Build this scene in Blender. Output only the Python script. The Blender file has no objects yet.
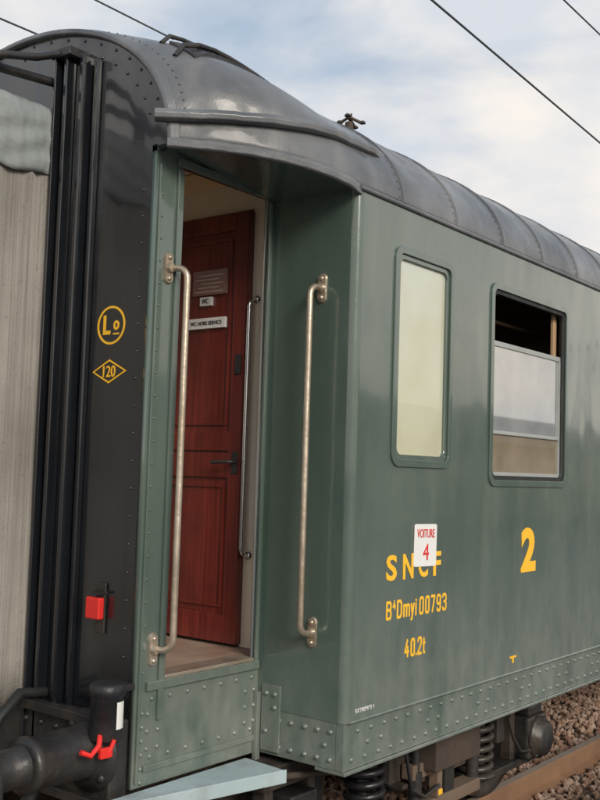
import bpy, bmesh, math, random
import numpy as np
from mathutils import Vector, Matrix
random.seed(4); rng=np.random.default_rng(7)
S=bpy.context.scene; COL=S.collection
S.view_settings.view_transform='Standard'; S.view_settings.look='None'; S.view_settings.exposure=0

# ------------------------------------------------------------------ materials
def newmat(n):
    m=bpy.data.materials.new(n); m.use_nodes=True; nt=m.node_tree
    return m,nt,nt.nodes['Principled BSDF']
def N(nt,t,**k):
    n=nt.nodes.new(t)
    for a,b in k.items(): setattr(n,a,b)
    return n
def mixrgb(nt,fac,a,b,mode='MIX'):
    n=N(nt,'ShaderNodeMix',data_type='RGBA',blend_type=mode)
    for s,v in ((n.inputs[0],fac),(n.inputs[6],a),(n.inputs[7],b)):
        if hasattr(v,'is_linked'): nt.links.new(v,s)
        elif isinstance(v,(int,float)): s.default_value=v
        else: s.default_value=(*v,1)
    return n.outputs[2]
def ramp(nt,src,p0,p1,c0=(0,0,0),c1=(1,1,1)):
    r=N(nt,'ShaderNodeValToRGB'); e=r.color_ramp.elements
    e[0].position=p0; e[1].position=p1; e[0].color=(*c0,1); e[1].color=(*c1,1)
    nt.links.new(src,r.inputs[0]); return r.outputs[0]
def noise(nt,scale,detail=4,stretch=(1,1,1),rough=.55):
    tc=N(nt,'ShaderNodeTexCoord'); mp=N(nt,'ShaderNodeMapping'); mp.inputs['Scale'].default_value=stretch
    nt.links.new(tc.outputs['Object'],mp.inputs[0])
    n=N(nt,'ShaderNodeTexNoise'); n.inputs['Scale'].default_value=scale; n.inputs['Detail'].default_value=detail
    n.inputs['Roughness'].default_value=rough
    nt.links.new(mp.outputs[0],n.inputs['Vector']); return n.outputs['Fac']
def paint(name,c,c2=None,rough=.35,dirt=(.16,.13,.09),dirtamt=.25,wave=.15,wscale=2.2,metal=0,coat=0,grain=.03,low=None,wst=(1,1,1),cloud=(1,1,1)):
    m,nt,b=newmat(name); c2=c2 or tuple(x*1.35 for x in c)
    base=mixrgb(nt,ramp(nt,noise(nt,1.6,5,cloud),.35,.68),c,c2)
    st=ramp(nt,noise(nt,5,6,(1,1,.12)),.52,.78)
    sp=ramp(nt,noise(nt,38,4),.62,.75)
    f=mixrgb(nt,.4,st,sp)
    mu=N(nt,'ShaderNodeMath',operation='MULTIPLY'); nt.links.new(f,mu.inputs[0]); mu.inputs[1].default_value=dirtamt
    base=mixrgb(nt,mu.outputs[0],base,dirt)
    if low:
        tc=N(nt,'ShaderNodeTexCoord'); sx=N(nt,'ShaderNodeSeparateXYZ'); nt.links.new(tc.outputs['Object'],sx.inputs[0])
        mr=N(nt,'ShaderNodeMapRange'); mr.inputs[1].default_value=low[1]; mr.inputs[2].default_value=low[0]
        nt.links.new(sx.outputs[2],mr.inputs[0])
        m2=N(nt,'ShaderNodeMath',operation='MULTIPLY'); nt.links.new(mr.outputs[0],m2.inputs[0]); nt.links.new(ramp(nt,noise(nt,9,6,(1,1,.5)),.3,.7),m2.inputs[1])
        m3=N(nt,'ShaderNodeMath',operation='MULTIPLY'); nt.links.new(m2.outputs[0],m3.inputs[0]); m3.inputs[1].default_value=low[2]
        base=mixrgb(nt,m3.outputs[0],base,dirt)
    nt.links.new(base,b.inputs['Base Color'])
    rr_=N(nt,'ShaderNodeMapRange'); rr_.inputs[1].default_value=.3; rr_.inputs[2].default_value=.7
    rr_.inputs[3].default_value=rough*.7; rr_.inputs[4].default_value=min(1,rough*1.5)
    nt.links.new(noise(nt,6,7),rr_.inputs[0]); nt.links.new(rr_.outputs[0],b.inputs['Roughness'])
    b.inputs['Metallic'].default_value=metal; b.inputs['Coat Weight'].default_value=coat; b.inputs['Coat Roughness'].default_value=.08
    bp=N(nt,'ShaderNodeBump'); bp.inputs['Strength'].default_value=wave; bp.inputs['Distance'].default_value=.05
    nt.links.new(noise(nt,wscale,2,wst),bp.inputs['Height'])
    bp2=N(nt,'ShaderNodeBump'); bp2.inputs['Strength'].default_value=grain*4; bp2.inputs['Distance'].default_value=.004
    nt.links.new(noise(nt,90,4),bp2.inputs['Height']); nt.links.new(bp.outputs[0],bp2.inputs['Normal'])
    nt.links.new(bp2.outputs[0],b.inputs['Normal'])
    if coat: nt.links.new(bp.outputs[0],b.inputs['Coat Normal'])
    return m
GREEN=paint('green_paint',(.066,.098,.081),(.118,.150,.129),.22,(.31,.31,.27),.36,.42,1.5,coat=1,low=(1.0,1.7,.45),wst=(1,1,.45),cloud=(1,1,.4))
GREEND=paint('green_paint_dark',(.058,.092,.076),(.088,.126,.108),.24,(.20,.22,.19),.30,.36,2.0,coat=1,low=(1.0,1.5,.35),wst=(1,1,.35),cloud=(1,1,.4))
BLACK=paint('black_paint',(.007,.008,.010),(.012,.014,.018),.20,(.10,.10,.10),.10,.35,2.5,coat=.8,wst=(1,1,.35))
ROOF=paint('roof_paint',(.072,.076,.083),(.17,.175,.182),.40,(.30,.29,.27),.60,.40,3.5,coat=.2,grain=.06)
RUSTY=paint('underframe_grime',(.030,.025,.022),(.080,.057,.043),.65,(.24,.16,.10),.55,.2,6,grain=.1)
STEELB=paint('dark_iron',(.016,.016,.018),(.036,.033,.031),.40,(.19,.14,.09),.40,.25,8,grain=.08)
STEEL=paint('bare_steel',(.42,.34,.25),(.60,.52,.43),.36,(.26,.14,.06),.75,.1,12,metal=.7)
CHROME=paint('polished_steel',(.6,.6,.6),(.7,.7,.7),.2,(.3,.25,.2),.2,.05,5,metal=1)
CANVAS=paint('weathered_canvas',(.22,.20,.18),(.32,.295,.265),.9,(.10,.088,.07),.95,.35,9,grain=.14,wst=(3,3,.06))
TARP=paint('grey_tarpaulin',(.22,.245,.24),(.32,.345,.335),.6,(.13,.125,.11),.7,.7,7,wst=(1,1,.5))
def woodmat():
    m,nt,b=newmat('varnished_mahogany')
    g=ramp(nt,noise(nt,14,6,(3,3,.12)),.35,.7,(.115,.014,.010),(.23,.034,.022))
    g=mixrgb(nt,ramp(nt,noise(nt,2.5,3),.4,.7),g,(.085,.012,.009))
    nt.links.new(g,b.inputs['Base Color']); b.inputs['Roughness'].default_value=.28; b.inputs['Coat Weight'].default_value=.6
    bp=N(nt,'ShaderNodeBump'); bp.inputs['Strength'].default_value=.15; nt.links.new(noise(nt,30,4,(3,3,.1)),bp.inputs['Height']); nt.links.new(bp.outputs[0],b.inputs['Normal'])
    return m
WOOD=woodmat()
CREAM=paint('cream_paint',(.82,.72,.57),(.87,.78,.65),.45,(.3,.22,.13),.10,.05)
TANC=paint('tan_ceiling_paint',(.85,.64,.40),(.88,.69,.46),.45,(.3,.22,.13),.10,.05)
PALEW=paint('oak_trim',(.42,.27,.15),(.52,.34,.20),.45,(.2,.1,.05),.2,.05)
YEL=paint('yellow_lettering',(.88,.47,.020),(.94,.53,.035),.5,(.4,.26,.08),.22,.02)
WHITE=paint('white_enamel',(.78,.77,.74),(.82,.81,.79),.4,(.4,.36,.3),.15,.02)
REDT=paint('red_ink',(.55,.03,.03),None,.5,dirtamt=.1)
REDL=paint('red_enamel',(.66,.025,.02),None,.4,dirtamt=.15)
BLKT=paint('black_ink',(.02,.02,.02),None,.6,dirtamt=.05)
GREYP=paint('engraved_plate',(.22,.11,.09),(.28,.16,.13),.4,dirtamt=.2)
ENGR=paint('worn_engraving',(.45,.38,.34),None,.6,dirtamt=.2)
RUBBER=paint('black_rubber',(.014,.016,.016),None,.55,dirtamt=.2)
STEPM=paint('pale_blue_step_paint',(.34,.43,.45),(.47,.55,.57),.6,(.15,.13,.11),.9,.1,6)
ALU=paint('aluminium_sash',(.40,.42,.40),(.48,.49,.48),.45,(.15,.13,.10),.3,.05,metal=.4)
DARKIN=paint('saloon_panelling',(.14,.09,.055),(.20,.13,.08),.5,dirtamt=.1)
BEAMB=paint('dusty_brown_beam',(.10,.07,.05),(.17,.12,.085),.8,(.26,.19,.13),.5)
LINO=paint('worn_lino',(.28,.17,.12),(.40,.29,.22),.6,(.46,.40,.33),.6,.05,12)
def glassmat(name,c1,c2,z0,z1,rough=.12,coat=.6):
    m,nt,b=newmat(name)
    tc=N(nt,'ShaderNodeTexCoord'); sx=N(nt,'ShaderNodeSeparateXYZ'); nt.links.new(tc.outputs['Object'],sx.inputs[0])
    mr=N(nt,'ShaderNodeMapRange'); mr.inputs[1].default_value=z0; mr.inputs[2].default_value=z1; nt.links.new(sx.outputs[2],mr.inputs[0])
    base=mixrgb(nt,mr.outputs[0],c1,c2)
    base=mixrgb(nt,ramp(nt,noise(nt,3,5),.4,.75),base,tuple(x*.86 for x in c1))
    nt.links.new(base,b.inputs['Base Color']); b.inputs['Roughness'].default_value=rough
    b.inputs['Coat Weight'].default_value=coat; b.inputs['Coat Roughness'].default_value=.02
    bp=N(nt,'ShaderNodeBump'); bp.inputs['Strength'].default_value=.03; nt.links.new(noise(nt,260,2),bp.inputs['Height']); nt.links.new(bp.outputs[0],b.inputs['Normal'])
    return m
FROST=glassmat('frosted_glass',(.56,.55,.38),(.54,.57,.50),2.2,3.2,.25)
DARKGL=glassmat('dark_window_glass',(.05,.06,.06),(.07,.08,.08),2.1,3.2,.08,.9)
def cleargl():
    m,nt,b=newmat('clear_window_glass'); b.inputs['Base Color'].default_value=(.8,.83,.82,1); b.inputs['Roughness'].default_value=.03
    t=N(nt,'ShaderNodeBsdfTransparent'); t.inputs[0].default_value=(.85,.88,.87,1); mx=N(nt,'ShaderNodeMixShader'); fr=N(nt,'ShaderNodeFresnel'); fr.inputs[0].default_value=1.5
    nt.links.new(fr.outputs[0],mx.inputs[0]); nt.links.new(t.outputs[0],mx.inputs[1]); nt.links.new(b.outputs[0],mx.inputs[2])
    nt.links.new(mx.outputs[0],nt.nodes['Material Output'].inputs[0]); return m
CLEAR=cleargl()
def panemat(name,c1,c2,ior):
    m,nt,b=newmat(name); nt.links.new(ramp(nt,noise(nt,5,6),.35,.7,c1,c2),b.inputs['Base Color'])
    b.inputs['Roughness'].default_value=.03; b.inputs['IOR'].default_value=ior; return m
PANE=panemat('silvery_window_glass',(.24,.25,.25),(.33,.34,.33),3.4)
PANELOW=panemat('tan_window_glass',(.22,.18,.125),(.28,.23,.165),2.1)  # tan-toned glass for the lower pane
def groundmat(name,c1,c2,scale,bumps,rough=.9):
    m,nt,b=newmat(name)
    nt.links.new(ramp(nt,noise(nt,scale,8),.35,.7,c1,c2),b.inputs['Base Color']); b.inputs['Roughness'].default_value=rough
    bp=N(nt,'ShaderNodeBump'); bp.inputs['Strength'].default_value=bumps; bp.inputs['Distance'].default_value=.05
    nt.links.new(noise(nt,scale*3,6),bp.inputs['Height']); nt.links.new(bp.outputs[0],b.inputs['Normal']); return m
BED=groundmat('ballast_bed',(.08,.05,.038),(.24,.165,.12),12,1)
EARTH=groundmat('earth',(.09,.085,.06),(.17,.145,.10),.5,.3)
ASPH=groundmat('asphalt',(.09,.09,.092),(.14,.137,.132),6,.3)
CONC=groundmat('concrete_edge',(.30,.29,.27),(.40,.39,.36),5,.2)
SLEEP=groundmat('old_oak_sleeper',(.05,.038,.03),(.15,.11,.08),9,.6)
RENDERW=groundmat('ochre_render',(.36,.33,.27),(.45,.41,.34),2,.1)
TILE=groundmat('grey_slate',(.08,.08,.085),(.13,.13,.14),4,.3)
def stonemat():
    m,nt,b=newmat('rusty_ballast_stone')
    tc=N(nt,'ShaderNodeTexCoord'); v=N(nt,'ShaderNodeTexVoronoi'); v.inputs['Scale'].default_value=14; nt.links.new(tc.outputs['Object'],v.inputs['Vector'])
    r=N(nt,'ShaderNodeValToRGB'); cr=r.color_ramp; cr.elements[0].color=(.16,.10,.072,1); cr.elements[1].color=(.52,.42,.35,1)
    e=cr.elements.new(.5); e.color=(.33,.205,.145,1)
    nt.links.new(v.outputs['Color'],r.inputs[0]); nt.links.new(r.outputs[0],b.inputs['Base Color']); b.inputs['Roughness'].default_value=.9
    return m
STONE=stonemat()
RAILM=paint('rusty_rail',(.20,.11,.065),(.32,.18,.10),.75,(.12,.08,.055),.4,.1,5)
RAILTOP=paint('worn_rail_head',(.48,.40,.34),(.58,.50,.43),.4,(.25,.14,.08),.5,.05,metal=.6)
WIREM=paint('copper_wire',(.05,.055,.06),None,.5,dirtamt=.1)

# ------------------------------------------------------------------ geometry helpers
class B:
    def __init__(s): s.v=[]; s.f=[]; s.m=[]; s.sm=[]
    def add(s,v,f,mi=0,smooth=False):
        o=len(s.v); s.v+= [tuple(p) for p in v]; s.f+=[tuple(i+o for i in q) for q in f]
        s.m+=[mi]*len(f); s.sm+=[smooth]*len(f); return s
    def box(s,x0,y0,z0,x1,y1,z1,mi=0,bev=0):
        bm=bmesh.new(); bmesh.ops.create_cube(bm,size=1)
        for v in bm.verts:
            v.co=Vector(((x0+x1)/2+v.co.x*(x1-x0),(y0+y1)/2+v.co.y*(y1-y0),(z0+z1)/2+v.co.z*(z1-z0)))
        if bev: bmesh.ops.bevel(bm,geom=bm.edges[:],offset=bev,segments=2,affect='EDGES',profile=.5)
        bm.normal_update(); bm.verts.index_update()
        s.add([v.co[:] for v in bm.verts],[[v.index for v in f.verts] for f in bm.faces],mi); bm.free(); return s
    def tube(s,pts,r,n=10,mi=0,cap=True):
        P=[Vector(p) for p in pts]; rings=[]; up=None
        for i,p in enumerate(P):
            t=(P[min(i+1,len(P)-1)]-P[max(i-1,0)]).normalized()
            if up is None: up=Vector((0,0,1)) if abs(t.z)<.9 else Vector((1,0,0))
            a=t.cross(up).normalized(); up=a.cross(t).normalized(); a=t.cross(up).normalized()
            rr=r[i] if isinstance(r,(list,tuple)) else r
            rings.append([p+(a*math.cos(2*math.pi*k/n)+up*math.sin(2*math.pi*k/n))*rr for k in range(n)])
        v=[q for g in rings for q in g]; f=[]
        for i in range(len(P)-1):
            for k in range(n):
                f.append((i*n+k,i*n+(k+1)%n,(i+1)*n+(k+1)%n,(i+1)*n+k))
        s.add(v,f,mi,True)
        if cap:
            s.add(rings[0],[tuple(range(n))],mi); s.add(rings[-1],[tuple(range(n))[::-1]],mi)
        return s
    def lathe(s,c,axis,prof,n=32,mi=0):
        ax=Vector(axis).normalized(); u=ax.cross(Vector((0,0,1)))
        if u.length<.1: u=Vector((1,0,0))
        u.normalize(); w=ax.cross(u); c=Vector(c)
        v=[c+ax*a+(u*math.cos(2*math.pi*k/n)+w*math.sin(2*math.pi*k/n))*r for a,r in prof for k in range(n)]
        f=[(i*n+k,i*n+(k+1)%n,(i+1)*n+(k+1)%n,(i+1)*n+k) for i in range(len(prof)-1) for k in range(n)]
        return s.add(v,f,mi,True)
    def rivet(s,p,nrm,r=.011,mi=0):
        p=Vector(p); nn=Vector(nrm).normalized(); u=nn.cross(Vector((.3,.5,.81))).normalized(); w=nn.cross(u)
        v=[];K=8
        for h,q in ((0,1),(.45,.85),(.75,.5)):
            for k in range(K): v.append(p+nn*h*r+(u*math.cos(2*math.pi*k/K)+w*math.sin(2*math.pi*k/K))*r*q)
        v.append(p+nn*r*.85); f=[]
        for i in range(2):
            for k in range(K): f.append((i*K+k,i*K+(k+1)%K,(i+1)*K+(k+1)%K,(i+1)*K+k))
        for k in range(K): f.append((2*K+k,2*K+(k+1)%K,3*K))
        return s.add(v,f,mi,True)
    def obj(s,name,mats,parent=None,label=None,cat=None,recalc=True,bevel=0,stuff=False):
        me=bpy.data.meshes.new(name); me.from_pydata(s.v,[],s.f)
        for m in (mats if isinstance(mats,list) else [mats]): me.materials.append(m)
        me.polygons.foreach_set('material_index',s.m); me.polygons.foreach_set('use_smooth',s.sm)
        if recalc:
            bm=bmesh.new(); bm.from_mesh(me); bmesh.ops.recalc_face_normals(bm,faces=bm.faces[:]); bm.to_mesh(me); bm.free()
        o=reg(me,name,parent,label,cat,bevel)
        if stuff: o['kind']='stuff'
        return o
def reg(me,name,parent=None,label=None,cat=None,bevel=0):
    o=bpy.data.objects.new(name,me); COL.objects.link(o)
    if parent is not None:
        o.parent=parent
        if parent.type=='EMPTY': o.matrix_parent_inverse=Matrix.Translation(-parent.location)
    if label: o['label']=label
    if cat: o['category']=cat
    if bevel:
        b=o.modifiers.new('Bevel','BEVEL'); b.width=bevel; b.segments=2; b.limit_method='ANGLE'; b.angle_limit=math.radians(40)
    return o
def empty(name,loc,label,cat):
    o=bpy.data.objects.new(name,None); o.location=loc; COL.objects.link(o); o['label']=label; o['category']=cat; o.empty_display_size=.3; return o
def rr(x0,z0,x1,z1,r,n=6):
    p=[]
    for cx,cz,a in ((x1-r,z1-r,0),(x0+r,z1-r,90),(x0+r,z0+r,180),(x1-r,z0+r,270)):
        for k in range(n+1):
            t=math.radians(a+90*k/n); p.append((cx+r*math.cos(t),cz+r*math.sin(t)))
    return p
def plate(name,outer,holes,th,origin,ux,uy,mat,parent=None,bevel=0,**k):
    cu=bpy.data.curves.new('c','CURVE'); cu.dimensions='2D'; cu.fill_mode='BOTH'; cu.extrude=th/2
    for pts in [outer]+holes:
        sp=cu.splines.new('POLY'); sp.points.add(len(pts)-1); sp.use_cyclic_u=True
        for q,p in zip(sp.points,pts): q.co=(p[0],p[1],0,1)
    t=bpy.data.objects.new('t',cu); COL.objects.link(t); bpy.context.view_layer.update()
    me=bpy.data.meshes.new_from_object(t.evaluated_get(bpy.context.evaluated_depsgraph_get()))
    bpy.data.objects.remove(t); ux=Vector(ux);uy=Vector(uy);n=ux.cross(uy);o=Vector(origin)
    for v in me.vertices: v.co=o+ux*v.co.x+uy*v.co.y+n*(v.co.z)
    bm=bmesh.new(); bm.from_mesh(me); bmesh.ops.remove_doubles(bm,verts=bm.verts[:],dist=1e-5); bmesh.ops.recalc_face_normals(bm,faces=bm.faces[:]); bm.to_mesh(me); bm.free()
    me.materials.clear(); me.materials.append(mat); me.name=name
    return reg(me,name,parent,bevel=bevel,**k)
SX,SZ=(1,0,0),(0,0,1)
EX=(0,-1,0)
def text(name,s,w,h,origin,ux,uy,mat,parent,bold=0.0,th=.002,label=None,slant=0):
    cu=bpy.data.curves.new('f','FONT'); cu.body=s; cu.size=1; cu.offset=bold; cu.extrude=.01; cu.resolution_u=4; cu.shear=slant
    t=bpy.data.objects.new('t',cu); COL.objects.link(t); bpy.context.view_layer.update()
    me=bpy.data.meshes.new_from_object(t.evaluated_get(bpy.context.evaluated_depsgraph_get())); bpy.data.objects.remove(t)
    xs=[v.co.x for v in me.vertices]; ys=[v.co.y for v in me.vertices]
    ux=Vector(ux);uy=Vector(uy);n=ux.cross(uy);o=Vector(origin)
    a,b_,c,d=min(xs),max(xs),min(ys),max(ys)
    for v in me.vertices:
        zz=v.co.z
        v.co=o+ux*((v.co.x-a)/(b_-a)*w)+uy*((v.co.y-c)/(d-c)*h)+n*(zz/.01*th/2+th/2+.0005)
    me.materials.clear(); me.materials.append(mat)
    return reg(me,name,parent,label=label)
# narrow signwriter's letters drawn as strokes (unit: width 1, height 1)
GL={
'0':[[(0,.14),(.18,0),(.82,0),(1,.14),(1,.86),(.82,1),(.18,1),(0,.86),(0,.14)]],
'7':[[(0,1),(1,1),(.35,0)]],
'9':[[(1,.58),(.8,.44),(.2,.44),(0,.58),(0,.86),(.18,1),(.82,1),(1,.86),(1,.14),(.82,0),(.18,0),(0,.14)]],
'3':[[(0,.86),(.18,1),(.82,1),(1,.86),(1,.64),(.8,.53),(.4,.53)],[(.8,.53),(1,.40),(1,.14),(.82,0),(.18,0),(0,.14)]],
'4':[[(.62,1),(0,.28),(1,.28)],[(.74,.58),(.74,0)]],
'2':[[(0,.80),(0,.86),(.18,1),(.82,1),(1,.86),(1,.64),(0,.08),(0,0),(1,0)]],
'B':[[(0,0),(0,1),(.8,1),(1,.88),(1,.64),(.8,.53),(0,.53)],[(.8,.53),(1,.42),(1,.12),(.8,0),(0,0)]],
'D':[[(0,0),(0,1),(.7,1),(1,.84),(1,.16),(.7,0),(0,0)]],
'm':[[(0,0),(0,.68)],[(0,.60),(.12,.68),(.38,.68),(.5,.58),(.5,0)],[(.5,.60),(.62,.68),(.88,.68),(1,.58),(1,0)]],
'y':[[(0,.68),(.5,.02)],[(1,.68),(.25,-.26),(0,-.26)]],
'i':[[(.5,0),(.5,.68)],[(.5,.90),(.5,.92)]],
't':[[(.35,1),(.35,.12),(.55,0),(1,0)],[(0,.70),(1,.70)]],
'.':[[(.5,.0),(.5,.02)]]}
def strokes(name,items,x0,z0,h,st,mat,parent):
    b=B(); c=0; x=x0
    for ch,w,gap in items:
        for pl in GL[ch]:
            P=[Vector((x+st/2+p[0]*(w-st),z0+st/2+p[1]*(h-st))) for p in pl]
            for i in range(len(P)):
                yy=-.0006-.00004*(c%24); c+=1
                b.add([(P[i].x+st/2*math.cos(k*math.pi/6),yy,P[i].y+st/2*math.sin(k*math.pi/6)) for k in range(12)],[tuple(range(12))])
                if i<len(P)-1:
                    d=(P[i+1]-P[i]); 
                    if d.length<1e-5: continue
                    d.normalize(); q=Vector((-d.y,d.x))*st/2; yy=-.0006-.00004*(c%24); c+=1
                    b.add([(a.x,yy,a.y) for a in (P[i]-q,P[i+1]-q,P[i+1]+q,P[i]+q)],[(0,1,2,3)])
        x+=w+gap
    o=b.obj(name,mat,parent,recalc=False); return o

# ------------------------------------------------------------------ CARRIAGE
W=2.9; CY=1.45; L=16.0; XE=-.777; ST=3.425
def ZR(x):
    t=max(0,min(1,-x/.8)); return 3.430+.060*(1-(1-t)**2)
def RH(x): return .690
def e(x,th=0): 
    if x>=0: return 0
    s=max(0,math.sin(th)-.22)
    return .42*(abs(x)/.8)**(2+4.5*s)
def rp(x,th,off=0):
    a=CY-e(x,th)+off; b=RH(x)+off
    return Vector((x,CY-a*math.cos(th),ZR(x)+b*math.sin(th)))
def roofz(x,y):
    lo,hi=0,math.pi/2
    for _ in range(30):
        m=(lo+hi)/2
        if rp(x,m).y<y: lo=m
        else: hi=m
    return rp(x,lo).z
ZE=ZR(-.8)
car=empty('railway_carriage',(6,CY,0),'dark green old passenger railway carriage with open recessed entrance door','railway carriage')

wins=[(.305,2.18,.87,3.235),(1.287,2.095,2.336,3.225)]
wins+=[(x,2.095,x+1.05,3.225) for x in (3.15,4.95,6.75,8.55,10.35,12.15,13.9)]
def hole(w,i=.035): return rr(w[0]+i,w[1]+i,w[2]-i,w[3]-i,.035)
side=plate('side_wall',[(.04,1.05),(L,1.05),(L,ST),(.04,ST)],[hole(w) for w in wins],.04,(0,.02,0),SX,SZ,GREEN,car,label='glossy dark green side wall with yellow lettering')
plate('side_wall',[(.04,1.05),(L,1.05),(L,ST),(.04,ST)],[hole(w) for w in wins],.04,(0,W-.02,0),SX,SZ,GREEN,car)
for mir in (0,1):
    f=lambda y:(W-y if mir else y)
    b=B(); n=8; v=[]
    for z in (1.05,ST):
        for k in range(n+1):
            t=math.pi/2*k/n; v.append((.04-.04*math.sin(t),f(.04-.04*math.cos(t)),z))
    b.add(v,[(k,k+1,n+2+k,n+1+k) for k in range(n)],0,True)
    b.obj('corner_post',GREEN,car,recalc=False)
    b=B(); b.box(0,min(f(.04),f(.53)),1.05,.03,max(f(.04),f(.53)),3.45)
    b.obj('entrance_return_panel',GREEND,car)
    d=plate('doorway_wall',[(XE,.842),(-.001,.842),(-.001,3.50),(XE,3.50)],[[(-.625,1.27),(-.030,1.27),(-.030,3.44),(-.625,3.44)]],.03,(0,f(.515),0),SX,SZ,GREEN,car)
b=B()
b.box(-.655,.486,1.10,-.622,.499,3.42,bev=.003); b.box(-.040,.486,1.24,-.022,.499,3.42,bev=.003)
b.box(-.762,.490,.86,-.750,.499,3.42,bev=.002)
b.box(-.72,.488,.90,-.01,.499,.925,bev=.003); b.box(-.72,.484,1.225,-.01,.499,1.262,bev=.003)
b.box(-.66,.484,3.435,-.03,.499,3.47,bev=.003)
b.obj('door_frame_trim',GREEN,car)
b=B(); b.box(-.618,.49,1.262,-.045,.60,1.278,bev=.003); b.obj('threshold',STEEL,car,label='worn steel door threshold')
# end wall
def earc(t):
    p=rp(-.79,t); return (p.y,p.z)
arc=[(-(CY+(earc(t)[0]-CY)*.985),ZE+(earc(t)[1]-ZE)*.98) for t in [math.pi*k/48 for k in range(49)]]
outer=[(-.531,.80),(-.531,ZE-.02)]+arc+[(-2.369,ZE-.02),(-2.369,.80)]
gang=[(-1.79,1.27),(-1.11,1.27),(-1.11,3.45),(-1.79,3.45)]
endw=plate('end_wall',outer,[gang],.03,(XE+.015,0,0),EX,SZ,BLACK,car,label='glossy black end wall with yellow marks')
plate('far_end_wall',[(-.02,.84),(-.02,3.40)]+[(-(CY-1.43*math.cos(t)),3.425+(.67)*math.sin(t)) for t in [math.pi*k/30 for k in range(31)]]+[(-2.88,.84)],[],.03,(L+.016,0,0),EX,SZ,BLACK,car)
for mir in (0,1):
    f=lambda y:(W-y if mir else y)
    b=B()
    for y0,y1,p,z1 in ((.875,.90,.030,3.95),(.925,.95,.07,3.97),(.951,.999,.045,3.97),(1.0,1.022,.10,3.98),(1.023,1.059,.06,3.98),(1.06,1.075,.115,3.98)):
        b.box(XE-p,min(f(y0),f(y1)),.86,XE-.001,max(f(y0),f(y1)),z1,bev=.005)
    b.obj('gangway_pillar',BLACK,car,stuff=True)
b=B()
for k in range(3,46,2):
    t=math.pi*k/48; 
    for rad,dt in ((.05,0),(.11,math.pi/48)):
        y,z=earc(t+dt); b.rivet((XE,CY+(y-CY)*(1-rad/1.0),ZE+(z-ZE)*(1-rad/.8)),(-1,0,0),.008)
for k in range(22): b.rivet((XE,.575,.9+k*.115),(-1,0,0),.006)
b.obj('end_wall_rivets',BLACK,endw,stuff=True)
b=B(); b.tube([(XE-.02,1.03,4.02),(-1.0,1.06,3.93),(-1.5,1.10,3.80)],.018,8); b.tube([(XE-.03,1.12,3.88),(-1.1,1.14,3.86),(-1.5,1.16,3.86)],.022,8)
b.box(XE-.12,.96,3.96,XE-.001,1.09,4.0,bev=.004); b.obj('gangway_strut',STEELB,car)
K=70; b=B(); b.tube([(-1.22+.028*math.cos(8*2*math.pi*k/K),1.09+.028*math.sin(8*2*math.pi*k/K),3.74+.14*k/K) for k in range(K+1)],.006,6); b.obj('gangway_spring',STEELB,car)
b=B(); b.box(XE-.10,.52,.80,XE-.001,2.38,1.12,bev=.01); b.box(XE-.14,.50,.78,XE-.09,2.40,.82,bev=.005); b.box(XE-.14,.50,1.10,XE-.09,2.40,1.14,bev=.005)
for y in (.56,.66,.76,.86,.96,1.06):
    for z in (.87,1.05): b.rivet((XE-.10,y,z),(-1,0,0),.014)
b.obj('headstock',STEELB,car)
for mir in (0,1):
    f=lambda y:(W-y if mir else y); a_=lambda p,q:(min(f(p),f(q)),max(f(p),f(q)))
    b=B(); y0,y1=a_(.012,.05); b.box(.006,y0,.845,L,y1,1.049)
    y0,y1=a_(-.004,.16); b.box(.002,y0,.828,L,y1,.843,bev=.003)
    y0,y1=a_(.052,.499); b.box(.004,y0,.845,.034,y1,1.049)
    sb=b.obj('sole_bar',GREEN,car,label='riveted green frame strip under the side wall')
    if mir==0:
        b=B(); x=.07;i=0
        while x<11:
            b.rivet((x,.012,.885),(0,-1,0),.0125); b.rivet((x+.045,.012,1.005),(0,-1,0),.0125)
            if i%5 in (1,2): b.rivet((x+.02,.012,.945),(0,-1,0),.0125)
            x+=.105+.006*math.sin(i*1.9); i+=1
        for y in (.08,.15,.22,.30,.37,.44):
            b.rivet((.004,y,.885),(-1,0,0),.0135); b.rivet((.004,y,1.005),(-1,0,0),.0135)
        b.rivet((.004,.11,.945),(-1,0,0),.0135); b.rivet((.004,.40,.945),(-1,0,0),.0135)
        b.obj('frame_rivets',GREEN,sb,stuff=True)
        b=B(); b.box(-.008,.36,.86,.0035,.47,1.16,bev=.003); b.box(-.03,.475,.80,.0,.499,1.12,bev=.003)
        for y,z in ((.39,1.12),(.44,1.12),(.39,1.06),(.44,.95)): b.rivet((-.008,y,z),(-1,0,0),.013)
        b.obj('gusset_plate',GREEN,sb)
        b=B()
        for k in range(7): 
            for z in (.955,1.19): b.rivet((-.68+k*.105,.5,z),(0,-1,0),.012)
        for k in range(3):
            for x in (-.70,-.64,-.09,-.03): b.rivet((x,.5,.99+k*.07),(0,-1,0),.012)
        for k in range(6): b.rivet((-.73,.5,.86+k*.055),(0,-1,0),.011)
        for k in range(22): b.rivet((-.012,.5,1.3+k*.095),(0,-1,0),.005); b.rivet((-.735,.5,1.3+k*.095),(0,-1,0),.006)
        b.obj('doorway_rivets',GREEN,sb,stuff=True)
b=B()
b.tube([(.03,-.001,1.052),(L,-.001,1.052)],.006,6); b.obj('wall_beading',GREEN,car)

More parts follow.
